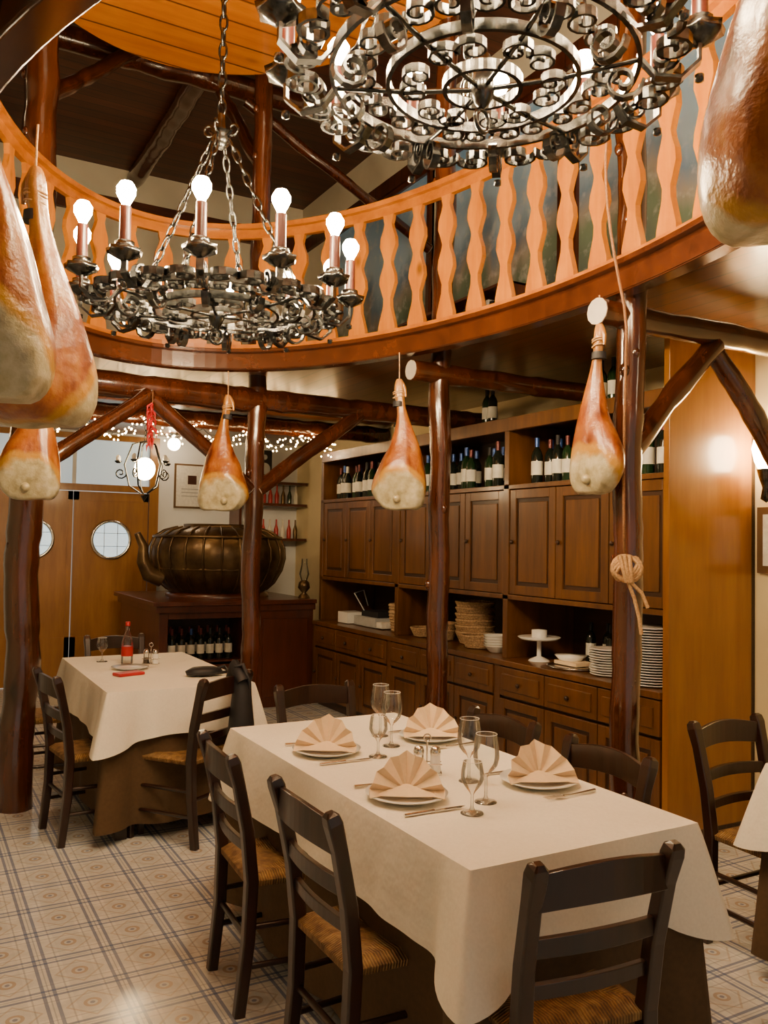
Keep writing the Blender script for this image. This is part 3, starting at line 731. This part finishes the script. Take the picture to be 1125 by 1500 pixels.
def make_glass(h,rb,name):
    b=MB()
    st=h*.42
    b.lathe([(.034,.0),(.033,.003),(.010,.006),(.0045,.02),(.004,st-.01),(.010,st),(rb*.55,st+.010),(rb*.85,st+.025),(rb,st+(h-st)*.42),(rb*.95,st+(h-st)*.7),(rb*.80,h)],(0,0,0),'glass',24)
    b.tube([(rb*.80*math.cos(2*pi*i/24),rb*.80*math.sin(2*pi*i/24),h) for i in range(24)],.0009,'china',5,closed=True)
    return b.out(name)
pl=make_plate(); nk=make_napkin()
pos=[(1.385,2.87),(1.86,2.90),(1.365,2.26),(1.835,2.205)]
rots=[vr-.05,vr+.05,vr,vr+.1]
for i,((x,y),a) in enumerate(zip(pos,rots)):
    p_=pl if i==0 else inst(pl,(0,0,0)); q_=nk if i==0 else inst(nk,(0,0,0))
    p_.location=(x,y,ZT); q_.location=(x,y,ZT+.008); q_.rotation_euler=(0,0,a)
def knife():
    b=MB(); b.tube([(0,-.10,.004),(0,-.0,.004)],[.005,.006],'steel',6); b.add([(-.008,0,.003),(.008,0,.003),(.009,.09,.003),(0,.11,.003),(-.004,.09,.003),(-.008,0,.005),(.008,0,.005),(.009,.09,.005),(0,.11,.005),(-.004,.09,.005)],[(4,3,2,1,0),(5,6,7,8,9),(0,1,6,5),(1,2,7,6),(2,3,8,7),(3,4,9,8),(4,0,5,9)],'steel'); return b.out('table_knife')
def fork():
    b=MB(); b.tube([(0,-.10,.006),(0,0,.004),(0,.03,.006)],[.006,.003,.004],'steel',6); b.box((0,.045,.006),(.024,.03,.002),'steel')
    for q in(-.0105,-.0035,.0035,.0105): b.box((q,.078,.006),(.003,.045,.002),'steel')
    return b.out('table_fork')
kn=knife(); fk=fork()
firstk=True
for (x,y) in pos:
    sd=-1 if x<1.6 else 1
    for o,yy in ((kn,y+.155*sd),(fk,y-.155*sd)):
        c_=o if firstk else o.copy()
        if not firstk: bpy.context.scene.collection.objects.link(c_)
        c_.location=(x,yy,ZT+.001); c_.rotation_euler=(0,0,Wd if sd>0 else E)
    firstk=False
gw=make_glass(.205,.040,'wine_glass'); gw.location=(1.70,3.03,ZT)
inst(gw,(1.655,2.86,ZT)); inst(gw,(1.645,2.33,ZT)); inst(gw,(1.56,2.12,ZT))
gg=make_glass(.15,.034,'water_goblet'); gg.location=(1.53,2.74,ZT); inst(gg,(1.46,2.05,ZT)); inst(gg,(1.11,5.57,ZT))
def shaker():
    b=MB()
    for x in(-.028,.028):
        b.lathe([(.018,.006),(.020,.01),(.017,.05),(.017,.065)],(x,0,0),'glass' if x<0 else 'china',14); b.lathe([(.018,.065),(.019,.075),(.014,.09),(.0,.094)],(x,0,0),'steel',14)
    b.lathe([(.016,.008),(.014,.04),(.0,.042)],(-.028,0,0),'brown',12)
    b.box((0,0,.003),(.10,.045,.006),'steel'); b.tube([(0,0,.006),(0,0,.11)],.003,'steel',6); b.tube([(.012*math.cos(2*pi*i/14),0,.12+.012*math.sin(2*pi*i/14)) for i in range(14)],.0025,'steel',6,closed=True)
    b.tube([(-.05,.02,.035),(.05,.02,.035)],.002,'steel',6);b.tube([(-.05,-.02,.035),(.05,-.02,.035)],.002,'steel',6)
    return b.out('salt_and_pepper_set')
sh_=shaker(); sh_.location=(1.57,2.47,ZT); sh_.rotation_euler=(0,0,vr); inst(sh_,(1.36,5.35,ZT),vr)
b=MB(); b.lathe([(.034,0),(.036,.01),(.036,.13),(.026,.17),(.013,.20),(.013,.235)],(0,0,0),'glass',16); b.lathe([(.0365,.05),(.0365,.11)],(0,0,0),'red',16); b.lathe([(.015,.235),(.015,.26),(.0,.262)],(0,0,0),'red',12); b.out('water_bottle',(1.23,5.42,ZT))
b=MB(); b.box((0,0,.009),(.16,.085,.018),'red'); b.out('red_wallet',(1.14,4.97,ZT),.3,bevel=.005)
b=MB(); b.lathe([(.02,0),(.10,.01),(.11,.03),(.07,.05),(.0,.055)],(0,0,0),'black',16,1,.6); b.tube([(.05,0,.03),(.13,.03,.045),(.14,-.03,.02),(.06,-.04,.02)],.01,'black',6); b.out('black_purse',(1.52,4.78,ZT))
b=MB(); b.lathe([(.001,0),(.06,0),(.11,.016),(.07,.008),(0,.006)],(0,0,0),'china',24); b.out('side_plate',(1.2,5.2,ZT))
# ------------------------------------------------------------ wall lamp, picture
b=MB(); b.lathe([(.0,-.2),(.03,-.18),(.02,-.12),(.04,-.06),(.05,-.02)],(-.10,0,0),'iron',12); b.tube([(0,0,-.15),(-.05,0,-.18),(-.10,0,-.12)],.008,'iron',6); b.tube(spiral((-.05,0,-.2),.035,1.3,(1,0,0),(0,0,1),0,14),.006,'iron',6)
b.lathe([(.035,-.03),(.06,.02),(.075,.09),(.06,.15),(.04,.18)],(-.10,0,0),'glow',16); b.box((-.006,0,-.12),(.012,.07,.16),'iron'); b.out('wall_lamp',(XR,2.98,2.0))
b=MB(); b.b2(-.03,0,-.14,.14,-.18,.18,'frame'); b.b2(-.035,-.02,-.10,.10,-.14,.14,'paper'); b.out('framed_picture',(XR,2.95,1.6))
# added fill globes hung from both ceilings to brighten the room
for (x,y,z) in ((2.5,9.1,2.69),(.0,7.9,2.69),(-1.2,3.0,2.69),(3.3,.4,2.69),(.2,-1.2,2.69),(-1.6,7.0,5.6),(3.6,1.8,5.6)):
    b=MB(); b.lathe([(.05,0),(.05,-.02),(.01,-.03),(.01,-.06)],(0,0,0),'steel',12); b.ball((0,0,-.12),.07,'glow' if z>5 else 'fillglow',14); b.out('fill_lamp',(x,y,z))
# world
w=bpy.data.worlds.new('world'); bpy.context.scene.world=w; w.use_nodes=True
bg=w.node_tree.nodes['Background']; bg.inputs[0].default_value=(1,.88,.71,1); bg.inputs[1].default_value=.6
